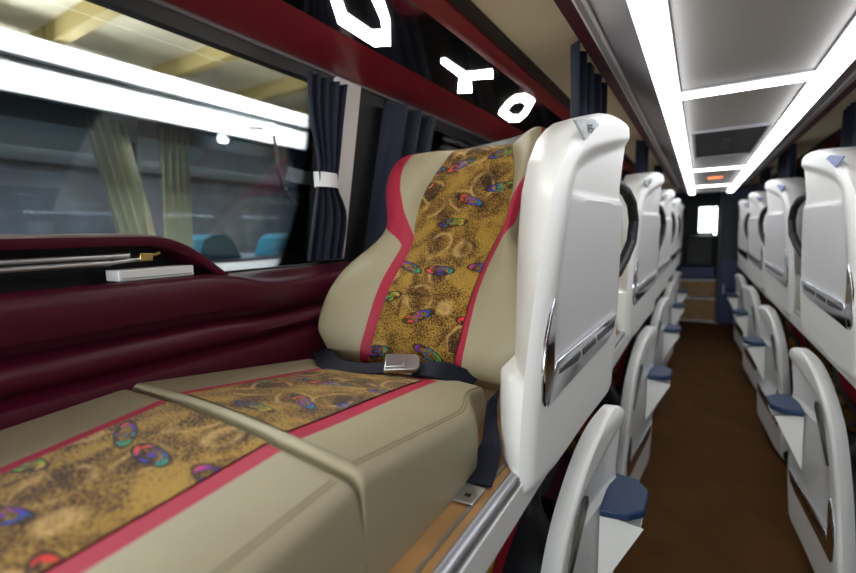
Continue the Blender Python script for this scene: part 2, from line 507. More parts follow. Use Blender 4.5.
RECESS = [(KZ(z), KY(y)) for z, y in ((1.18, .850), (1.32, .858), (1.41, .885), (1.475, .910), (1.57, .945), (1.59, .972), (1.61, 1.02), (1.63, 1.08), (1.65, 1.16), (1.672, 1.26), (1.69, 1.36))]
def recess_depth(y, z):
    L = slerp(RECESS, z)
    bar = KZ(1.19) + (y - KY(.867)) * (.04 / .363)
    top = KZ(1.523)
    rear = lerp(REAR, z)
    d = sm(L - .010 - .03 * sm(1.52, 1.60, z), L + .034 + .05 * sm(1.52, 1.60, z), y) * (.006 + .013 * sm(top - .004, top + .006, z) * sm(KY(.93), KY(1.06), y)) * (1 - .5 * sm(rear - .10, rear, y))
    d *= sm(bar - .012, bar + .004, z)
    return d

def add_sticker(sh, zt):
    lx = lambda y, z, w: (xo(y) + w - .014 * max(0, 1 - (zt - z) / .024) ** 2, y, z)
    c = MB(); c.prism([(.904, 1.660), (1.01, 1.680), (1.035, 1.672), (.957, 1.632)], -.004, .0012, lx)
    st = build('label_sticker', c, 'bluepaper' if MIRROR else 'paper', sh, smooth=0)
    st['label'] = 'blue-grey sticker' if MIRROR else 'grey sticker with black letters'
    if not MIRROR:
        add_text('VFS\u00b7\u00b7', .024, st, sh)

def side_shell(root, lower=False):
    zt = KZ(1.7355); zb = KZ(.966)
    zs = sorted(set(lin(zb, zt - .012, 96) + [zt - .009, zt - .006, zt - .003, zt - .0012, zt]))
    NT = 56
    loops = []
    for z in zs:
        F = slerp(FRONT, z); R = lerp(REAR, z); I = F + .022 if lower else lerp(INNER, z)
        R = max(R, F + .01)
        th = lerp([(zb, .0), (ZD - .002, .0), (ZD, .0), (1.5, .0), (zt, .03)], z)
        loop = []
        # outer face from front to rear
        for k in range(NT + 1):
            t = k / NT
            y = F + (R - F) * t
            x = xo(y) - recess_depth(y, z)
            # rounded front and rear corners, soft roll at the top
            d = min(y - F, 1); x -= (.008 * (1 - min(1, d / .014)) ** 2) if lower else (.014 * (1 - min(1, d / .040)) ** 2)
            d = R - y; x -= .008 * (1 - min(1, d / .012)) ** 2
            x -= .014 * max(0, 1 - (zt - z) / .024) ** 2
            # lower edge roll
            x -= .010 * max(0, 1 - (z - zb) / .02) ** 2
            loop.append((x, y, z))
        if z < ZD + .0005:
            xi = lambda y: min(xo(y) - .012, -.246)
        else:
            xi = (lambda y: xo(y) - .046) if lower else (lambda y: -.3182)
        Rb = max(R - .004, I + .012) if z >= ZD else R - .004
        Fb = min(max(I, F), Rb) if z >= ZD + .0005 else F + .008
        Rb = max(Rb, Fb)
        inner_x_r = xi(Rb) + (0 if lower else .06) * sm(1.20, 1.55, z) * (z >= ZD)
        for k in range(9):                     # inner face, rear to front
            t = k / 8
            y = Rb + (Fb - Rb) * t
            loop.append((inner_x_r + (xi(Fb) - inner_x_r) * t, y, z))
        x0_, y0_ = loop[-1][0], loop[-1][1]; x1_, y1_ = loop[0][0], loop[0][1]
        for k in (.1, .2, .3, .4, .5, .6, .7, .8, .9):               # angled front face
            bul = (.002 if lower else .012) * math.sin(PI * k)
            loop.append((x0_ + (x1_ - x0_) * k, y0_ + (y1_ - y0_) * k - bul, z))
        loops.append(loop)
    n = len(loops[0]); mb = MB()
    V = [p for l in loops for p in l]
    Fs, Ms = [], []
    for j in range(len(loops) - 1):
        zc = (zs[j] + zs[j + 1]) / 2
        for i in range(n):
            Fs.append((j * n + i, j * n + (i + 1) % n, (j + 1) * n + (i + 1) % n, (j + 1) * n + i))
            mi = 0
            if i < NT:
                y = (loops[j][i][1] + loops[j][i + 1][1]) / 2
                bar = KZ(1.19) + (y - KY(.867)) * (.04 / .363)
                if zc < KZ(1.523) and zc > bar and y > slerp(RECESS, zc) + .016: mi = 1
            Ms.append(mi)
    o_ = len(mb.v); mb.v += V; mb.uv += [(0, 0)] * len(V); mb.f += Fs; mb.m += Ms
    mb.f += [tuple(range(n))[::-1], tuple((len(loops) - 1) * n + i for i in range(n))]; mb.m += [0, 0]
    sh = build('side_shell', mb, ['shell', 'inset'], root, smooth=50, weld=0)
    onface = lambda y, z, w: (xo(y) - recess_depth(y, z) + w, y, z)
    P = lambda pts: [(KY(y), KZ(z)) for y, z in pts]
    flat = lambda y, z, w: (xo(y) + w, y, z)
    # chrome corner trim: upright limb and long bar
    c = MB()
    limb = P([(.852, 1.325), (.832, 1.295), (.812, 1.245), (.801, 1.19), (.800, 1.135), (.810, 1.120), (.838, 1.150), (.848, 1.185), (.850, 1.25), (.855, 1.30)])
    c.prism(limb, -.014, .006, flat)
    build('chrome_trim', c, 'chrome', sh, smooth=30, bevel=.003)
    c = MB()
    bar = P([(.842, 1.150), (.850, 1.172), (.868, 1.196), (1.238, 1.236), (1.244, 1.229), (1.212, 1.188), (1.16, 1.172), (.90, 1.130), (.822, 1.116)])
    c.prism(bar, -.016, .003, flat)
    bo = build('chrome_trim', c, 'chrome', sh, smooth=30, bevel=.002)
    c = MB()
    for pts in ([(.875, 1.170), (.878, 1.178), (.985, 1.192), (.988, 1.184), (.975, 1.173)], [(1.005, 1.178), (1.003, 1.192), (1.08, 1.203), (1.083, 1.189)], [(1.10, 1.190), (1.098, 1.205), (1.215, 1.219), (1.190, 1.200)]):
        c.prism(P(pts), .002, .0042, flat)
    build('dark_insert', c, 'darkchrome', bo, smooth=0)
    # label on the headrest
    if not lower: add_sticker(sh, zt)
    if lower:
        c = MB(); c.prism([(.838, 1.425), (.858, 1.418), (.985, 1.570), (.980, 1.592), (.962, 1.588)], -.006, .0012, flat)
        build('slot', c, 'slot', sh, smooth=0)
        # fold-out climbing step: white bracket under a blue pad
        c = MB()
        yb = lambda t: 1.075 + t
        x_in = xo(1.15) - .012
        V = []
        for (y, w) in ((1.07, 1), (1.24, 1)):
            V += [(x_in, y, 1.500), (x_in + .092, y + (.02 if y < 1.1 else -.03), 1.480), (x_in + .086, y + (.02 if y < 1.1 else -.03), 1.482), (x_in, y - (.02 if y < 1.1 else .12), 1.30)]
        c.add(V, [(0, 1, 2, 3), (7, 6, 5, 4), (0, 4, 5, 1), (1, 5, 6, 2), (2, 6, 7, 3), (3, 7, 4, 0)])
        so = build('step_bracket', c, 'shell', sh, smooth=30, bevel=.004)
        c = MB()
        pad = [(x_in - .0, 1.055), (x_in + .065, 1.065), (x_in + .098, 1.10), (x_in + .100, 1.20), (x_in + .065, 1.248), (x_in - .0, 1.255)]
        c.prism(pad, 1.5005, 1.522, lambda a, b, w: (a, b, w))
        build('step_pad', c, 'blue', so, smooth=30, bevel=.006)
    return sh

def add_text(body, size, parent, shell):
    cu = bpy.data.curves.new('label_text', 'FONT'); cu.body = body; cu.size = size; cu.extrude = .0002
    tmp = bpy.data.objects.new('label_text', cu); C.objects.link(tmp)
    bpy.context.view_layer.update()
    me = bpy.data.meshes.new_from_object(tmp.evaluated_get(bpy.context.evaluated_depsgraph_get()))
    bpy.data.objects.remove(tmp)
    me.materials.clear(); me.materials.append(M['ink'])
    base = Vector((0, 0, 0)); r = parent
    while r is not None: base += Vector(r.location); r = r.parent
    # text frame lies on the shell: x runs to the rear and a little up, y runs up
    ex = Vector((T8, 1, .16)).normalized(); nrm = Vector((1, -T8, 0)).normalized(); ey = nrm.cross(ex).normalized()
    o0 = Vector((xo(.962) + .0022, .965, 1.645))
    for v in me.vertices:
        v.co = o0 + ex * v.co.x * .85 + ey * v.co.y + nrm * v.co.z - base
    t = bpy.data.objects.new('label_text', me); C.objects.link(t); t.parent = parent
    return t

def hoop(root):
    """black rubber-edged hoop on the rear of the shell"""
    pts = [(-.205, 1.235, 1.565), (-.19, 1.30, 1.568), (-.18, 1.38, 1.555), (-.172, 1.44, 1.525), (-.168, 1.462, 1.475), (-.171, 1.445, 1.415), (-.180, 1.38, 1.37), (-.19, 1.31, 1.335), (-.21, 1.225, 1.32)]
    mb = MB(); P_ = []
    for i in range(len(pts) - 1):
        for k in range(4):
            P_.append(tuple(Vector(pts[i]).lerp(Vector(pts[i + 1]), k / 4)))
    mb.tube(P_ + [pts[-1]], .0145, 10)
    build('grab_hoop', mb, 'black', root)

def seat_belt(root):
    zc = lambda y: 1.181 - .13 * (y - .363) + .012
    b = MB()
    def run(pts, dirs, n=5):
        P_, D_ = [], []
        for i in range(len(pts) - 1):
            for k in range(n):
                P_.append(tuple(Vector(pts[i]).lerp(Vector(pts[i + 1]), k / n))); D_.append(tuple(Vector(dirs[i]).lerp(Vector(dirs[i + 1]), k / n)))
        P_.append(pts[-1]); D_.append(dirs[-1])
        # soften corners
        for _ in range(3):
            Q = [Vector(p) for p in P_]
            for i in range(1, len(Q) - 1): P_[i] = tuple((Q[i - 1] + Q[i] * 2 + Q[i + 1]) / 4)
        b.ribbon(P_, D_, .052, .0045)
    run([(-.90, .905, zc(.90) + .012), (-.86, .872, zc(.87) + .010), (-.80, .815, zc(.815) + .012), (-.74, .775, zc(.775) + .006), (-.66, .775, zc(.775) + .008), (-.59, .820, zc(.82) + .016)],
        [(.5, .8, .1), (.6, .8, .2), (.6, .8, .3), (.25, 1, .3), (-.2, 1, .2), (-.5, 1, .2)])
    run([(-.555, .842, zc(.84) + .012), (-.525, .850, zc(.85) + .016), (-.495, .862, zc(.862) + .018), (-.43, .915, zc(.915) - .010)],
        [(-.5, 1, .3), (-.2, 1, .4), (.1, 1, .5), (.2, 1, .4)])
    o = build('seat_belt', b, 'navy', root)
    # buckle: chromed lift cover over a dark body
    k = MB()
    ax = Vector((.62, .42, 0)).normalized(); ay = Vector((-.42, .62, .22)).normalized(); az = ax.cross(ay)
    c0 = Vector((-.572, .822, zc(.822) + .027))
    k.prism([(-.040, -.030), (.030, -.032), (.040, -.022), (.042, .018), (.032, .032), (-.036, .032)], -.005, .006, lambda a, d, w: tuple(c0 + ax * a + ay * d + az * w))
    k.prism([(-.037, -.025), (.006, -.026), (.006, .026), (-.036, .028)], .006, .011, lambda a, d, w: tuple(c0 + ax * a + ay * d + az * w))
    build('buckle', k, 'steel', o, smooth=30, bevel=.002)
    # short tail hanging to the deck anchor beside the cushion
    b = MB()
    run([(-.345, .815, 1.125), (-.338, .785, 1.10), (-.328, .755, 1.075), (-.312, .705, 1.048), (-.303, .640, 1.0375)],
        [(.05, 1, .15), (.05, 1, .3), (.3, .9, .5), (.8, .4, .2), (1, .2, 0)])
    o2 = build('anchor_strap', b, 'navy', root)
    p = MB()
    fr = lambda a, d, w: (-.3005 + a * .72 - d * .02, .615 + a * .05 + d * .98, w)
    p.prism([(-.026, -.030), (.022, -.030), (.026, .020), (-.024, .024)], ZD + .0042, ZD + .008, fr)
    pl = build('anchor_plate', p, 'steel', o2, smooth=0, bevel=.002)
    s = MB(); s.prism([(-.008, -.016), (.006, -.016), (.006, -.006), (-.008, -.006)], ZD + .008, ZD + .0086, fr)
    build('plate_slot', s, 'black', pl, smooth=0)

def make_seat(lower=False, detail=True, legs=False):
    root = empty('sleeper_seat', (CX, .6, ZD))
    if legs: cushion(root, 'leg_cushion', .02, .366, lambda y: 1.176 - .07 * max(0, .38 - y), .02 + .004, .366 - .006, False, lambda v: .124 + (v - .38) * .13, lambda v: .147, True)
    zf = lambda y: 1.181 - .13 * (y - .363)
    cushion(root, 'seat_cushion', .374, .885, zf, .374 + .016, .805, True, lambda v: .121, lambda v: .149 - .03 * sm(.36, .75, v), False, ('black', 'grey', 'maroon') if lower else ('leather', 'fabric', 'pink'))  # lower cushion takes dark colours that stand in for shade under the deck
    SHIFT[:] = [.0, 1.22] if lower else [0, 1.0]
    backrest(root, lower)
    side_shell(root, lower)
    if not lower: hoop(root)
    if detail: seat_belt(root)
    return root

# ------------------------------------------------------------------ bunk rows
seat = {}
MIRROR = False
seat['LU'] = make_seat(False, True, True); seat['LL'] = make_seat(True, False)
MIRROR = True
seat['RU'] = make_seat(False, False); seat['RL'] = make_seat(True, False)
MIRROR = False
ordn = ['nearest', 'second', 'third', 'fourth', 'fifth']
look = {
 'LU': ('upper left', 'tan and crimson sleeper seat with gold patterned cloth and navy belt filling the foreground',
        'white-shelled sleeper seat, {} in the left upper row, just past the big foreground seat',
        'blurred white-shelled sleeper seat, {} back in the left upper bunk row'),
 'LL': ('lower left', 'white-shelled sleeper seat with blue step, directly below the large foreground seat',
        'white-shelled sleeper seat with pale blue step, {} along the left lower row',
        'small blurred white-shelled seat with step, {} back in the left lower row'),
 'RU': ('upper right', 'white-shelled sleeper seat cut by the right picture edge, blue-grey sticker on its headrest',
        'white-shelled sleeper seat, {} along the right upper bunk row, pale glint on its chrome bar',
        'small blurred white-shelled seat, {} back in the right upper bunk row'),
 'RL': ('lower right', 'white-shelled sleeper seat with navy step and smoked slot, large at lower right of the aisle',
        'white-shelled sleeper seat with small step, {} along the right lower row',
        'tiny blurred white-shelled seat with step, {} back in the right lower row'),
}
offs = {'LU': [0, 1.27, 2.4, 3.5, 4.6], 'LL': [.04, 1.22, 2.35, 3.45, 4.55], 'RU': [1.0, 2.15, 3.25, 4.35], 'RL': [1.0, 2.15, 3.25, 4.35]}
GR = {'LU': 'sleeper seats of the left upper row', 'LL': 'sleeper seats of the left lower row', 'RU': 'sleeper seats of the right upper row', 'RL': 'sleeper seats of the right lower row'}
DZL = -.75
for key in ('LU', 'LL', 'RU', 'RL'):
    src = seat[key]
    SKIP = {ch.name for ch in src.children if ch.name.startswith(('seat_belt', 'anchor_strap', 'leg_cushion'))}
    if True: SKIP = {n for n in SKIP}
    for i, dy in enumerate(offs[key]):
        o = src if i == 0 else copy_tree(src)
        o.location = src.location.copy() if i else src.location
        if i == 0:
            b0 = src.location.copy()
        o.location = (b0.x, b0.y + dy, b0.z + (DZL if key[1] == 'L' else 0))
        L3 = look[key]
        if key != 'LU' and i == 0: lab = L3[1]
        else: lab = L3[1] if i == 0 else L3[2].format(ordn[i]) if i == 1 else L3[3].format(ordn[i])
        tag(o, lab, 'seat', GR[key])

# ------------------------------------------------------------------ bunk platforms
Y0, Y1 = -2.6, 6.9
def platform(label):
    root = empty('bunk_platform', (-.62, 2.4, .97), label, 'bunk platform', 'upper bunk platforms')
    m = MB(); m.box(-1.10, -.252, Y0, Y1, .975, 1.0285); build('platform_board', m, 'dark', root, smooth=0)
    m = MB(); m.box(-.94, -.292, Y0, Y1, 1.0285, 1.030); build('wood_board', m, 'wood', root, smooth=0)
    m = MB(); m.box(-.2915, -.2865, Y0, Y1, 1.0285, 1.0322); build('metal_strip', m, 'alu', root, smooth=0)
    m = MB(); m.box(-.286, -.272, Y0, Y1, 1.0285, 1.0300); build('wood_board', m, 'wood', root, smooth=0)
    m = MB()
    prof = [(-.2715, 1.0285), (-.2715, 1.0325), (-.268, 1.0345), (-.2655, 1.0325), (-.263, 1.035), (-.2605, 1.0325), (-.258, 1.035), (-.2545, 1.0335), (-.251, 1.030), (-.2495, 1.018), (-.2518, 1.018), (-.2522, 1.0285)]
    m.prism(prof, Y0, Y1, lambda a, b, w: (a, w, b)); build('aluminium_edge', m, 'alu', root, smooth=0)
    m = MB(); m.box(-.252, -.2465, Y0, Y1, .965, 1.0178); build('fascia', m, 'shell', root, smooth=0)
    return root
platform('wood-edged bunk platform with aluminium nosing carrying the left upper seats')
MIRROR = True
platform('bunk platform with white fascia carrying the right upper seats')
MIRROR = False

# ------------------------------------------------------------------ room shell
def xw(z): return -1.10 + (z - 1.37) * (.13 / .53)         # left window plane, leaning inwards
ZF = .205
m = MB(); m.box(-.30, MIDX2 + .30, Y0 - .4, 7.62, ZF - .05, ZF); struct('floor', m, 'floor', smooth=0)
m = MB(); m.box(-1.30, -.262, Y0 - .4, 7.62, ZF, .28); struct('trim_1', m, 'dark', smooth=0)
MIRROR = True
m = MB(); m.box(-1.30, -.262, Y0 - .4, 7.62, ZF, .28); struct('trim_2', m, 'dark', smooth=0)
MIRROR = False

BAYS = [(-1.4, 1.12), (1.34, 2.30), (2.50, 3.55), (3.75, 4.80), (5.0, 6.1)]
def wall(side):
    m = MB()
    def wq(y0, y1, z0, z1, t=.05):
        V = []
        for y in (y0, y1):
            for z in (z0, z1):
                V += [(xw(z), y, z), (xw(z) - t, y, z)]
        m.add(V, [(0, 2, 3, 1), (4, 5, 7, 6), (0, 1, 5, 4), (2, 6, 7, 3), (0, 4, 6, 2), (1, 3, 7, 5)])
    wq(-3.1, 7.62, .2, 1.352); wq(-3.1, 7.62, 1.928, 2.06)
    ys = [-3.1] + [v for b in BAYS for v in b] + [7.62]
    for a, b in zip(ys[::2], ys[1::2]):
        wq(a, b, 1.352, 1.928)
    struct('wall_' + side, m, 'wall', smooth=0)
wn = 0
for side in ('left', 'right'):
    MIRROR = side == 'right'
    wall(side)
    for (a, b) in BAYS:
        wn += 1
        g = MB()
        V = [(xw(z) - .022 - t, y, z) for t in (0, .006) for y in (a - .02, b + .02) for z in (1.34, 1.94)]
        g.add(V, [(0, 1, 3, 2), (4, 6, 7, 5), (0, 4, 5, 1), (2, 3, 7, 6), (0, 2, 6, 4), (1, 5, 7, 3)])
        w = struct('window_%d' % wn, g, 'glass', smooth=0)
        f = MB()
        for (y0, y1, z0, z1) in ((a, b, 1.352, 1.366), (a, b, 1.898, 1.928), (a, a + .012, 1.352, 1.928), (b - .012, b, 1.352, 1.928)):
            V = [(xw(z) - t, y, z) for t in (-.006, .021) for y in (y0, y1) for z in (z0, z1)]
            f.add(V, [(0, 1, 3, 2), (4, 6, 7, 5), (0, 4, 5, 1), (2, 3, 7, 6), (0, 2, 6, 4), (1, 5, 7, 3)])
        build('window_seal', f, 'black', w, smooth=0)
MIRROR = False
# white pillar cover between the first two windows
def plq(m, y0, y1, z0, z1, w0, w1):
    V = [(xw(z) + t, y + (z - 1.37) * -.06, z) for t in (w0, w1) for y in (y0, y1) for z in (z0, z1)]
    m.add(V, [(0, 1, 3, 2), (4, 6, 7, 5), (0, 4, 5, 1), (2, 3, 7, 6), (0, 2, 6, 4), (1, 5, 7, 3)])
m = MB(); plq(m, 1.105, 1.22, 1.375, 1.93, .001, .02); struct('trim_3', m, 'white', smooth=0, bevel=.006)

# unseen bulkheads, added to keep the front fill light out of the lower berths
for i, side in enumerate(('left', 'right')):
    MIRROR = side == 'right'
    m = MB(); m.box(-1.2, -.262, -.95, -.92, .28, .975); struct('trim_%d' % (13 + i), m, 'wall', smooth=0)
MIRROR = False
# ceilings
YC0, YC1 = -3.0, 5.70
m = MB()
m.box(-.06, MIDX2 + .06, YC0, YC1, 1.825, 1.85)
struct('ceiling', m, 'ceil', smooth=0)
m = MB(); m.box(-1.05, MIDX2 + 1.05, YC0, 7.62, 2.06, 2.09); struct('trim_10', m, 'dark', smooth=0)
for i, side in enumerate(('left', 'right')):
    MIRROR = side == 'right'
    m = MB(); m.box(-.985, -.262, YC0, 7.0, 1.945, 1.965); struct('trim_%d' % (4 + i), m, 'beige', smooth=0)
    m = MB()
    m.add([(x, y, z) for y in (YC0, YC1) for x, z in ((-.202, 1.895), (-.112, 1.808), (-.108, 1.818), (-.19, 1.905))], [(0, 1, 2, 3), (7, 6, 5, 4), (0, 4, 5, 1), (1, 5, 6, 2), (2, 6, 7, 3), (3, 7, 4, 0)])
    m.add([(x, y, z) for y in (YC0, YC1) for x, z in ((-.168, 1.8636), (-.160, 1.856), (-.158, 1.859), (-.166, 1.8665))], [(0, 1, 2, 3), (7, 6, 5, 4), (0, 4, 5, 1), (1, 5, 6, 2), (2, 6, 7, 3), (3, 7, 4, 0)])
    struct('trim_%d' % (6 + i), m, 'cove', smooth=0)
    m = MB(); m.box(-.262, -.232, YC0, YC1, 1.90, 1.955); struct('trim_%d' % (8 + i), m, 'maroon', smooth=0)
    r = empty('curtain_rail', (-.217, 2.0, 1.90), 'white curtain rail along the %s edge of the aisle ceiling' % side, 'rail', 'curtain rails')
    m = MB(); m.prism([(-.2315, 1.896), (-.203, 1.888), (-.2022, 1.93), (-.2315, 1.93)], YC0, YC1, lambda a, b, w: (a, w, b)); build('rail_body', m, 'rail', r, smooth=0, bevel=.003)
    m = MB(); m.box(-.222, -.212, YC0, YC1, 1.889, 1.8935); build('glide_track', m, 'cove', r, smooth=0)
    t = empty('ceiling_light', (-.085, 2, 1.81), 'long white light strip running down the %s side of the ceiling' % side, 'ceiling light', 'long ceiling light strips')
    m = MB(); m.box(-.109, -.061, YC0, 5.65, 1.806, 1.818); build('diffuser', m, 'led', t, smooth=0)
    m = MB(); m.box(-.1115, -.0585, YC0, 5.66, 1.8185, 1.8252); build('housing', m, 'cove', t, smooth=0)
MIRROR = False
for y, lab in ((1.497, 'nearest short light bar crossing the ceiling'), (3.43, 'middle short light bar crossing the ceiling behind the dark hatch'), (4.76, 'farthest short light bar crossing the ceiling, just past the amber glow')):
    t = empty('cross_light', (.083, y, 1.815), lab, 'ceiling light', 'short cross lights')
    m = MB(); m.box(-.058, MIDX2 + .058, y - .022, y + .022, 1.812, 1.820); build('diffuser', m, 'led', t, smooth=0)
    m = MB(); m.box(-.058, MIDX2 + .058, y - .036, y + .036, 1.8202, 1.8252); build('housing', m, 'cove', t, smooth=0)
t = empty('roof_hatch', (.083, 2.45, 1.82), 'dark square roof hatch in the aisle ceiling', 'hatch')
m = MB(); m.box(-.03, .20, 2.10, 2.82, 1.8195, 1.8252); build('hatch_panel', m, 'wall', t, smooth=0)
m = MB()
for b in ((-.04, -.03, 2.09, 2.83), (.20, .21, 2.09, 2.83), (-.03, .20, 2.09, 2.10), (-.03, .20, 2.82, 2.83)): m.box(*b, 1.814, 1.8252)
build('hatch_frame', m, 'cove', t, smooth=0)
m = MB(); m.box(.07, .10, 2.3, 2.62, 1.812, 1.8192); build('hatch_handle', m, 'black', t, smooth=0)
t = empty('amber_lamp', (.083, 4.05, 1.82), 'small amber lamp glowing on the far ceiling', 'lamp')
m = MB(); m.prism([(.083 + .05 * math.cos(a), 4.05 + .05 * math.sin(a)) for a in lin(0, 2 * PI, 16)[:-1]], 1.815, 1.8252, lambda a, b, w: (a, b, w)); build('lens', m, 'orange', t, smooth=0)
m = MB(); m.prism([(.083 + .065 * math.cos(a), 4.05 + .065 * math.sin(a)) for a in lin(0, 2 * PI, 16)[:-1]], 1.8246, 1.8249, lambda a, b, w: (a, b, w)); build('lamp_base', m, 'cove', t, smooth=0)

# ------------------------------------------------------------------ overhead console over the left window
def overhead(lab, lights=True):
    t = empty('overhead_console', (-.70, 1.5, 1.94), lab, 'overhead console', 'overhead consoles')
    a, b = YC0, 6.9
    m = MB(); m.prism([(-.946, 1.9448), (-.946, 1.934), (-.93, 1.9305), (-.88, 1.9315), (-.80, 1.935), (-.752, 1.938), (-.752, 1.9448)], a, b, lambda x, z, w: (x, w, z)); build('red_panel', m, 'red', t, smooth=40)
    m = MB(); m.prism([(-.7515, 1.944), (-.7515, 1.936), (-.5265, 1.936), (-.5265, 1.944)], a, b, lambda x, z, w: (x, w, z)); bs = build('gloss_strip', m, 'gloss', t, smooth=0)
    m = MB(); m.prism([(-.526, 1.944), (-.526, 1.930), (-.50, 1.926), (-.468, 1.928), (-.468, 1.9448)], a, b, lambda x, z, w: (x, w, z)); build('red_panel', m, 'red', t, smooth=40)
    m = MB(); m.prism([(-.4675, 1.944), (-.4675, 1.934), (-.436, 1.938), (-.436, 1.944)], a, b, lambda x, z, w: (x, w, z)); build('edge_strip', m, 'black', t, smooth=0)
    m = MB(); m.prism([(-.956, 1.9448), (-.956, 1.926), (-.9465, 1.926), (-.9465, 1.9448)], a, b, lambda x, z, w: (x, w, z)); build('edge_strip', m, 'lip', t, smooth=0)
    if not lights: return
    flat = lambda x, y, w: (x, y, w)
    def hexlight(dy):
        pts = [(-.717, 1.78), (-.727, 1.925), (-.690, 1.945), (-.622, 1.850), (-.542, 1.695), (-.550, 1.612), (-.590, 1.610), (-.640, 1.665)]
        pts = [(x, y + dy) for x, y in pts]
        n = len(pts); cx = sum(p[0] for p in pts) / n; cy = sum(p[1] for p in pts) / n
        inn = [(cx + (x - cx) * .60, cy + (y - cy) * .66) for x, y in pts]
        m = MB()
        P = lambda A, B, t: (A[0] + (B[0] - A[0]) * t, A[1] + (B[1] - A[1]) * t)
        for i in range(n):
            j = (i + 1) % n
            t0, t1 = (.14 if i in (2, 6) else 0), (.80 if i in (1, 5) and False else 1)
            m.prism([P(pts[i], pts[j], t0), P(pts[i], pts[j], t1), P(inn[i], inn[j], t1), P(inn[i], inn[j], t0)], 1.929, 1.9362, flat)
        build('hexagon_light', m, 'hexled', bs, smooth=0)
    hexlight(-.955)
    hexlight(0)
    m = MB()
    c0 = (-.640, 1.315)
    def arm(p, w0, w1):
        d = Vector((p[0] - c0[0], p[1] - c0[1])); nn = Vector((-d.y, d.x)).normalized()
        m.prism([(c0[0] + nn.x * w0, c0[1] + nn.y * w0), (p[0] + nn.x * w1, p[1] + nn.y * w1), (p[0] - nn.x * w1, p[1] - nn.y * w1), (c0[0] - nn.x * w0, c0[1] - nn.y * w0)], 1.929, 1.9362, flat)
    arm((-.635, 1.165), .012, .007); arm((-.560, 1.345), .018, .024); arm((-.705, 1.445), .018, .024)
    build('forked_light', m, 'hexled', bs, smooth=0)
overhead('red overhead console with gloss black strip and white hexagon lights above the left windows')
MIRROR = True
overhead('dark red overhead console above the right windows', False)
MIRROR = False

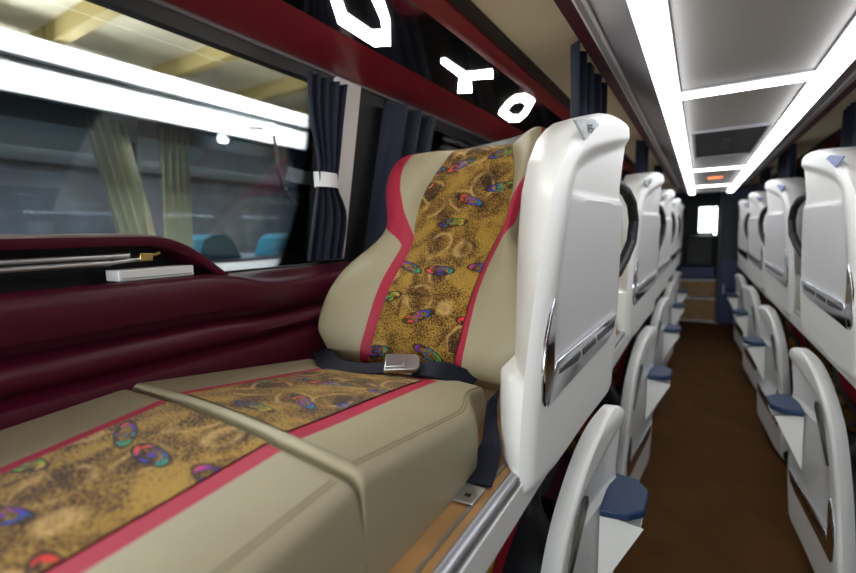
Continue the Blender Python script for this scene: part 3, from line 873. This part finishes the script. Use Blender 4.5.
# ------------------------------------------------------------------ maroon console below the left window
def console():
    t = empty('side_console', (-1.0, .3, 1.03), 'maroon padded side console with open cubby under the left window', 'console')
    yA, yB = -.9, 1.30
    ys = lin(yA, .45, 6) + lin(.47, 1.25, 40) + [yB]
    lipz = lambda y: slerp([(-1, 1.374), (.60, 1.374), (.68, 1.366), (.76, 1.346), (.84, 1.336), (.95, 1.338), (1.08, 1.350), (1.35, 1.352)], y)
    prof = [(-.962, ZD), (-.956, 1.07), (-.950, 1.12), (-.950, 1.165), (-.954, 1.182), (-.985, 1.196), (-.962, 1.209), (-.951, 1.222), (-.951, 1.240), (-.962, 1.253), (-1.010, 1.262), (-1.008, 1.278), (-.955, 1.288), (-.939, 1.312), (-.934, 1.342), (-.938, 1.362), (-.948, 1.371), (-.962, 1.374)]
    m = MB()
    V = []
    pn = len(prof)
    for y in ys:
        lz = lipz(y)
        for (x, z) in prof:
            zz = z if z < 1.19 else 1.19 + (z - 1.19) * (lz - 1.19) / (1.374 - 1.19)
            V.append((x - .02 * sm(.66, .95, y) * sm(1.20, 1.33, z) - .014 * sm(.70, .90, y), y, zz))
    m.add(V, [(j * pn + i, j * pn + i + 1, (j + 1) * pn + i + 1, (j + 1) * pn + i) for j in range(len(ys) - 1) for i in range(pn - 1)])
    # shelf behind the lip
    m.patch(lambda u, y: (-.962 - .02 * sm(.66, .95, y) - .014 * sm(.70, .90, y) + u * (-.123 + .034 * sm(.66, .95, y)), y, (lipz(y) + (.006 * math.sin(PI * u) if y > .68 else -.012 * sm(0, .1, u)) + (1.362 - lipz(y)) * sm(.2, 1, u))), ys, 0, 1, 8)
    m.add([(-.962, yB, ZD), (-1.08, yB, ZD), (-1.08, yB, 1.35), (-.962, yB, 1.35)], [(0, 1, 2, 3)])
    m.add([(-1.085, yA, ZD), (-1.085, yB, ZD), (-1.085, yB, 1.34), (-1.085, yA, 1.34)], [(0, 1, 2, 3)])
    build('padded_front', m, 'maroon', t, smooth=45)
    # hood of the cubby: arched cap closing down at its far end
    hz = lambda y: slerp([(-1, 1.464), (.47, 1.466), (.53, 1.462), (.575, 1.447), (.615, 1.422), (.65, 1.394), (.675, 1.374)], y)
    hy = lin(yA, .45, 4) + lin(.46, .675, 26)
    m = MB(); V = []
    sec = [(-.972, -.022), (-.966, -.014), (-.966, -.004), (-.975, .0), (-1.02, .004), (-1.062, .004), (-1.0715, .0), (-1.0715, -.02), (-1.06, -.022)]
    n = len(sec)
    for y in hy:
        z = hz(y)
        for (x, dz) in sec: V.append((x, y, max(z + dz, 1.36)))
    m.add(V, [(j * n + i, j * n + (i + 1) % n, (j + 1) * n + (i + 1) % n, (j + 1) * n + i) for j in range(len(hy) - 1) for i in range(n)] + [tuple(range(n)), tuple((len(hy) - 1) * n + i for i in range(n))])
    build('cubby_hood', m, 'maroon', t, smooth=45)
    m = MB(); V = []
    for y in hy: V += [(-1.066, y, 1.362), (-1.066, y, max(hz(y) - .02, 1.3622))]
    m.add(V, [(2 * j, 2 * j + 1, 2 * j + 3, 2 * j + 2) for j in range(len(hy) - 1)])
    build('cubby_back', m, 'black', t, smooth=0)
    # silver folding rails with brass joint
    m = MB(); m.tube([(-.985, yA, 1.418), (-.985, .455, 1.424)], .0055, 10); m.tube([(-.985, .44, 1.424), (-.985, .468, 1.424)], .0065, 10)
    rr = build('silver_rail', m, 'alu', t, smooth=40)
    m = MB(); m.tube([(-.978, yA, 1.402), (-.978, .43, 1.412)], .0055, 10)
    m.tube([(-.978, .43, 1.412), (-.98, .50, 1.418)], .004, 10)
    build('silver_rail', m, 'alu', t, smooth=40)
    m = MB(); m.box(-.995, -.975, .485, .51, 1.412, 1.428); m.box(-1.066, -.995, .49, .503, 1.416, 1.424)
    m.tube([(-.99, .505, 1.42), (-.985, .53, 1.428)], .004, 8)
    build('brass_joint', m, 'brass', rr, smooth=40, bevel=.002)
    m = MB()
    for yy in (-.5, .2): m.box(-1.066, -.976, yy, yy + .02, 1.398, 1.427)
    build('rail_bracket', m, 'black', t, smooth=0)
console()
b = empty('air_outlet', (-.975, .515, 1.3735), 'white oblong plastic block lying in the maroon console cubby', 'outlet')
m = MB(); m.box(-1.02, -.968, .438, .592, 1.3745, 1.3975); build('block_body', m, 'white', b, smooth=0, bevel=.003)
m = MB(); m.box(-.968, -.9672, .445, .585, 1.379, 1.381); build('groove', m, 'lip', b, smooth=0)

# ------------------------------------------------------------------ curtains
def curtain(name_lab, top0, top1, zt, zb, fx, folds=5, amp=.018, tie=None, flare=1.0, seed=0, group='navy curtains', hook=True):
    """gathered curtain between y=top0..top1; fx(z)->x plane; tie=(z, centre y, half width)"""
    rnd = random.Random(seed)
    ph = rnd.random() * 6
    r = empty('curtain', (fx(zb), (top0 + top1) / 2, zb), name_lab, 'curtain', group)
    m = MB(); nu, nv = folds * 12, 36
    V = []
    def yz(u, z):
        y = top0 + (top1 - top0) * u; a = amp
        if tie:
            g = math.exp(-((z - tie[0]) / (.10 if z > tie[0] else .07)) ** 2) if z < tie[0] + .03 else math.exp(-((z - tie[0]) / .16) ** 2)
            yt = tie[1] + (u - .5) * 2 * tie[2]
            if z < tie[0]:
                yb = tie[1] + (u - .5) * 2 * tie[2] * 1.9 + .03
                y = yb + (yt - yb) * g
            else: y = y + (yt - y) * g
            a = amp * (1 - .45 * g)
        return y, a
    for side in (0, 1):
        for j in range(nv + 1):
            z = zt + (zb - zt) * j / nv
            for i in range(nu + 1):
                u = i / nu; y, a = yz(u, z)
                w = a * (math.sin(2 * PI * folds * u + ph + .5 * math.sin(4 * z)) + .35 * math.sin(2 * PI * folds * 2.3 * u + 1.3 * ph))
                V.append((fx(z) + w + (.004 if side else 0), y, z))
    n1 = nu + 1; off = (nv + 1) * n1
    F = []
    for j in range(nv):
        for i in range(nu):
            q = (j * n1 + i, j * n1 + i + 1, (j + 1) * n1 + i + 1, (j + 1) * n1 + i)
            F += [q, tuple(off + k for k in q[::-1])]
    for j in range(nv):
        for i in (0, nu): F.append((j * n1 + i, (j + 1) * n1 + i, off + (j + 1) * n1 + i, off + j * n1 + i))
    for i in range(nu):
        for j in (0, nv): F.append((j * n1 + i, j * n1 + i + 1, off + j * n1 + i + 1, off + j * n1 + i))
    m.add(V, F); build('cloth', m, 'curtain', r, smooth=60, weld=0)
    if tie:
        m = MB(); V = []
        z0 = tie[0]
        n = 20
        for dz in (-.022, .022):
            for k in range(n):
                a = 2 * PI * k / n
                V.append((fx(z0) + (amp * .75 + .012) * math.sin(a), tie[1] + (tie[2] + .008) * math.cos(a), z0 + dz))
        m.add(V, [(k, (k + 1) % n, n + (k + 1) % n, n + k) for k in range(n)])
        build('tie_band', m, 'tie', r, smooth=60)
    if hook:
        m = MB(); m.tube([(fx(zt), (top0 + top1) / 2, zt - .01), (fx(zt), (top0 + top1) / 2, zt + .012)], .006, 8)
        build('hook', m, 'rail', r)
    return r
wx = lambda z: xw(z) + .034
curtain('navy window curtain gathered by a white tie band beside the left window', .935, 1.085, 1.902, 1.378, wx, 4, .014, (1.627, 1.065, .040), seed=3, hook=False)
curtain('plain navy curtain hanging loose behind the white pillar strip, left of the foreground backrest', 1.30, 1.60, 1.902, 1.355, lambda z: xw(z) + .055, 3, .022, None, seed=5, hook=False)
ax_ = lambda z: -.296
curtain('navy curtain hanging from the left aisle rail just above the large white shell', 1.22, 1.62, 1.925, 1.40, ax_, 4, .014, None, seed=8)
curtain('dark navy curtain on the left aisle rail above the second seat shell', 2.70, 3.0, 1.925, 1.35, ax_, 5, .016, None, seed=9)
curtain('narrow far navy curtain on the left aisle rail above the third seat shell', 3.85, 4.15, 1.925, 1.30, ax_, 5, .016, None, seed=10)
MIRROR = True
curtain('blue-black curtain at the right picture edge above the nearest right shell', 2.20, 2.60, 1.925, 1.35, lambda z: -.343, 6, .010, None, seed=12)
curtain('black-looking curtain between the first and second right upper shells', 3.43, 3.90, 1.925, 1.35, ax_, 7, .016, None, seed=13)
curtain('far blue curtain above the third right upper shell', 4.6, 5.1, 1.925, 1.35, ax_, 6, .018, None, seed=14)
for a, b, s, lab in ((1.0, 2.2, 21, 'dark window curtain drawn across the first right window'), (2.6, 3.5, 22, 'dark window curtain drawn across the second right window'), (3.8, 4.7, 23, 'dark window curtain drawn across the third right window')):
    pass
MIRROR = False

# ------------------------------------------------------------------ rear end of the aisle
m = MB(); m.box(-1.1, MIDX2 + 1.1, 7.56, 7.62, ZF, 2.06); struct('wall_rear', m, 'wall', smooth=0)
m = MB(); m.box(-1.1, MIDX2 + 1.1, YC0 - .1, YC0, ZF, 1.02); m.box(-1.1, MIDX2 + 1.1, YC0 - .1, YC0, 1.92, 2.06)
m.box(-1.1, -.95, YC0 - .1, YC0, 1.02, 1.92); m.box(MIDX2 + .95, MIDX2 + 1.1, YC0 - .1, YC0, 1.02, 1.92); struct('wall_front', m, 'wall', smooth=0)
m = MB(); m.box(-.96, MIDX2 + .96, YC0 - .06, YC0 - .05, 1.01, 1.93); struct('window_13', m, 'glass', smooth=0)  # unseen windscreen, put in so the fill light behind it can enter
m = MB(); m.box(-.9, MIDX2 + .9, 5.71, 7.5, 1.95, 1.97); struct('trim_11', m, 'navyp', smooth=0)
st = empty('rear_steps', (0, 7.2, ZF), 'wooden steps with white nosings at the far end of the aisle', 'steps')
sx0, sx1 = -.235, .205
for k, (y, z0, z1) in enumerate(((6.95, ZF, .53), (7.1, .53, .76))):
    m = MB(); m.box(sx0, sx1, y, 7.45, z0, z1 - .022); build('riser', m, 'wood', st, smooth=0)
    m = MB(); m.box(sx0, sx1, y - .015, 7.45, z1 - .022, z1); build('nosing', m, 'white', st, smooth=0)
m = MB(); m.box(sx0, sx1, 6.93, 6.95, ZF, ZF + .02); build('nosing', m, 'white', st, smooth=0)
bn = empty('rear_bench', (-.02, 7.4, .76), 'dark navy bench seat above the steps at the far end', 'bench')
m = MB(); m.box(sx0, sx1, 7.14, 7.45, .7602, .93); build('bench_seat', m, 'navyp', bn, smooth=0, bevel=.03)
m = MB(); m.prism([(7.30, .93), (7.36, 1.34), (7.42, 1.36), (7.45, 1.30), (7.45, .93)], -.16, .17, lambda a, b, w: (w, a, b)); build('backrest', m, 'black', bn, smooth=0, bevel=.02)
m = MB(); m.box(-.015, .14, 7.545, 7.558, 1.39, 1.74); w = struct('window_11', m, 'rearwin', smooth=0)
f = MB()
for b_ in ((-.035, -.016, 1.37, 1.76), (.141, .16, 1.37, 1.76), (-.016, .141, 1.37, 1.389), (-.016, .141, 1.741, 1.76)): f.box(b_[0], b_[1], 7.54, 7.558, b_[2], b_[3])
build('window_seal', f, 'black', w, smooth=0)
m = MB(); m.box(.165, .20, 7.545, 7.558, 1.35, 1.74); struct('window_12', m, 'rearwin', smooth=0)
cb = empty('rear_cabinet', (.36, 7.15, ZF), 'tall dark navy cabinet at the far right end of the aisle', 'cabinet')
m = MB(); m.box(.235, .62, 6.92, 7.5, ZF, 1.95); build('cabinet_body', m, 'navyp', cb, smooth=0, bevel=.01)
m = MB(); m.box(.255, .60, 6.905, 6.9195, 1.05, 1.80); build('upper_panel', m, 'grey', cb, smooth=0, bevel=.004)
m = MB(); m.box(.255, .60, 6.905, 6.9195, ZF + .05, 1.02); dd = build('door', m, 'navyp', cb, smooth=0, bevel=.004)
m = MB(); m.box(.28, .295, 6.89, 6.905, .6, .72); build('door_handle', m, 'alu', dd, smooth=0)
p = empty('grab_pole', (.222, 6.9, ZF), 'slim silver grab pole beside the far cabinet', 'pole')
m = MB(); m.tube([(.222, 6.88, ZF), (.222, 6.88, 1.95)], .012, 10); build('pole_tube', m, 'alu', p)
m = MB(); m.tube([(.222, 6.88, ZF), (.222, 6.88, ZF + .012)], .03, 14); build('pole_flange', m, 'alu', p)

# ------------------------------------------------------------------ outside: neighbouring coach under a depot roof
m = MB(); m.box(-14, -1.3, -8, 22, -.95, -.90); struct('ground', m, 'asphalt', smooth=0)
def neighbour():
    t = empty('parked_bus', (-4.2, 3.5, -.9), 'white coach with cream curtains parked alongside, seen through the left window', 'bus')
    X = -3.0; a, b = -4.0, 12.0
    m = MB(); m.box(-5.4, X, a, b, -.55, 1.28); m.box(-5.4, X - .28, a, b, 2.56, 2.62)
    m.prism([(X, 2.225), (X, 2.49), (X - .03, 2.535), (X - .30, 2.62), (X - .30, 2.56), (X - .06, 2.50), (X - .06, 2.225)], a, b, lambda x, z, w: (x, w, z))
    build('body', m, 'buswhite', t, smooth=30)
    m = MB(); m.box(X - .002, X + .016, a, b, 2.395, 2.412); build('gutter_rail', m, 'black', t, smooth=0)
    m = MB(); m.box(-5.38, -5.3, a, b, 1.28, 2.56); m.box(-5.3, X - .07, a, b, 1.281, 1.30); build('interior_wall', m, 'busin', t, smooth=0)
    m = MB(); m.box(-4.6, X - .10, a, b, 2.12, 2.40); build('luggage_rack', m, 'busin2', t, smooth=0)
    k = 0
    for y0, y1 in ((-1.2, 1.56), (1.68, 3.6), (3.68, 6.0), (6.08, 9.0)):
        m = MB(); m.box(X - .03, X - .022, y0, y1, 1.30, 2.222); build('window_pane', m, 'glass', t, smooth=0)
        m = MB(); m.box(X - .34, X - .30, y1, y1 + (.12 if y1 < 2 else .08), 1.28, 2.225); build('window_post', m, 'black', t, smooth=0)
    for y0, y1, sl in ((1.30, 1.52, .16), (1.74, 1.93, -.04), (.45, .60, .1), (3.5, 3.75, .1)):
        m = MB(); V = []; n = 24
        for j in range(13):
            z = 2.20 - .9 * j / 12
            for i in range(n + 1):
                u = i / n; V.append((X - .10 + .02 * math.sin(u * 26), y0 + (y1 - y0) * u + sl * (j / 12), z))
        m.add(V, [(j * (n + 1) + i, j * (n + 1) + i + 1, (j + 1) * (n + 1) + i + 1, (j + 1) * (n + 1) + i) for j in range(12) for i in range(n)])
        build('cream_curtain', m, 'cream', t, smooth=60)
    for yy, zz in ((2.0, 1.30), (2.75, 1.30), (3.4, 1.30), (.8, 1.30), (4.2, 1.3)):
        m = MB()
        m.prism([(yy, 1.30), (yy + .08, 1.46), (yy + .16, 1.50), (yy + .26, 1.50), (yy + .34, 1.44), (yy + .40, 1.30)], X - .55, X - .22, lambda p_, q_, w: (w, p_, q_))
        build('seat_back', m, 'teal', t, smooth=0, bevel=.02)
    for yy in (-1, 4.5, 9.5):
        m = MB(); m.prism([(yy + .48 * math.cos(q), -.42 + .48 * math.sin(q)) for q in lin(0, 2 * PI, 24)[:-1]], X - .3, X - .0, lambda p_, q_, w: (w + .02, p_, q_)); build('wheel', m, 'black', t, smooth=30)
neighbour()
m = MB(); m.box(-14, .9, -8, 22, 3.90, 3.98); struct('trim_12', m, 'roof', smooth=0)
for k in range(9):
    y = -3 + 1.35 * k
    bmr = MB(); bmr.box(-12, .5, y, y + .13, 3.70, 3.90)
    struct('beam_%d' % (k + 1), bmr, 'beam', smooth=0)
for i, (xx, yy, lab) in enumerate(((-2.35, -1.2, 'nearest fluorescent tube under the depot roof outside the left window'), (-2.35, 2.6, 'middle fluorescent tube under the depot roof outside the left window'), (-2.35, 6.4, 'farthest fluorescent tube under the depot roof outside the left window'), (-6.4, 2.0, 'fluorescent tube under the depot roof beyond the parked coach'))):
    t = empty('depot_lamp', (xx, yy, 3.2), lab, 'lamp', 'depot roof lamps')
    m = MB(); m.box(xx - .03, xx + .03, yy - .75, yy + .75, 3.24, 3.27); build('fitting', m, 'white', t, smooth=0)
    m = MB(); m.tube([(xx, yy - .7, 3.215), (xx, yy + .7, 3.215)], .022, 10); build('tube', m, 'tube', t)
    m = MB(); m.tube([(xx, yy - .4, 3.27), (xx, yy - .4, 3.95)], .006, 6); m.tube([(xx, yy + .4, 3.27), (xx, yy + .4, 3.95)], .006, 6); build('hanger', m, 'black', t)
t = empty('work_lamp', (-2.75, 2.36, 2.22), 'small bright lamp on a black cable outside the left window', 'lamp')
m = MB(); m.tube([(-2.75, 2.33, 2.26), (-2.75, 2.38, 2.26)], .035, 14); build('bulb', m, 'lamp', t)
m = MB()
m.tube([(-2.75, 2.38, 2.25), (-2.75, 2.40, 2.15), (-2.75, 2.40, 2.0), (-2.75, 2.44, 1.86), (-2.75, 2.52, 1.74), (-2.75, 2.62, 1.67), (-2.75, 2.75, 1.64)], .012, 8); build('cable', m, 'black', t)
m = MB(); m.tube([(-2.75, 2.36, 2.26), (-2.98, 2.36, 2.30)], .010, 8); build('arm', m, 'black', t)

# ------------------------------------------------------------------ light, camera, view
def area(name, loc, rot, sx, sy, e, col=(1, 1, 1)):
    l = bpy.data.lights.new(name, 'AREA'); l.shape = 'RECTANGLE'; l.size = sx; l.size_y = sy; l.energy = e; l.color = col
    o = bpy.data.objects.new(name, l); C.objects.link(o); o.location = loc; o.rotation_euler = rot
    return o
area('depot_light', (-2.3, 2.0, 3.55), (0, rad(-20), 0), .3, 8, 330, (.97, .98, 1))
area('front_fill_light', (.083, -3.2, 1.50), (rad(90), 0, 0), 1.9, .9, 120, (1, .98, .95))  # added fill behind the camera, brightens the backrest and shell fronts
area('bus_interior_light', (-3.9, 2.2, 2.10), (0, rad(20), 0), .5, 6, 130, (.85, .92, 1))

w = bpy.data.worlds.new('World'); bpy.context.scene.world = w; w.use_nodes = True
w.node_tree.nodes['Background'].inputs[0].default_value = (.55, .65, .85, 1)
w.node_tree.nodes['Background'].inputs[1].default_value = .05

cam = bpy.data.cameras.new('camera'); co = bpy.data.objects.new('camera', cam); C.objects.link(co)
R = Matrix(((.85732521, .51411776, -.0260081), (-.03617777, .11057312, .99320932), (-.51350235, .85056247, -.11339676)))
r, u, f = R[0], R[1], R[2]
co.matrix_world = Matrix(((r[0], u[0], -f[0], 0), (r[1], u[1], -f[1], 0), (r[2], u[2], -f[2], 1.45), (0, 0, 0, 1)))
cam.sensor_width = 36; cam.lens = 450 / 856 * 36; cam.clip_start = .01
cam.dof.use_dof = True; cam.dof.focus_distance = 1.0; cam.dof.aperture_fstop = 1.9
sc = bpy.context.scene; sc.camera = co
sc.view_settings.view_transform = 'Standard'; sc.view_settings.look = 'None'; sc.view_settings.gamma = 1
sc.view_settings.exposure = .15
sc.cycles.use_denoising = True
sc.cycles.max_bounces = 8; sc.cycles.transparent_max_bounces = 12
sc.cycles.sample_clamp_indirect = 6
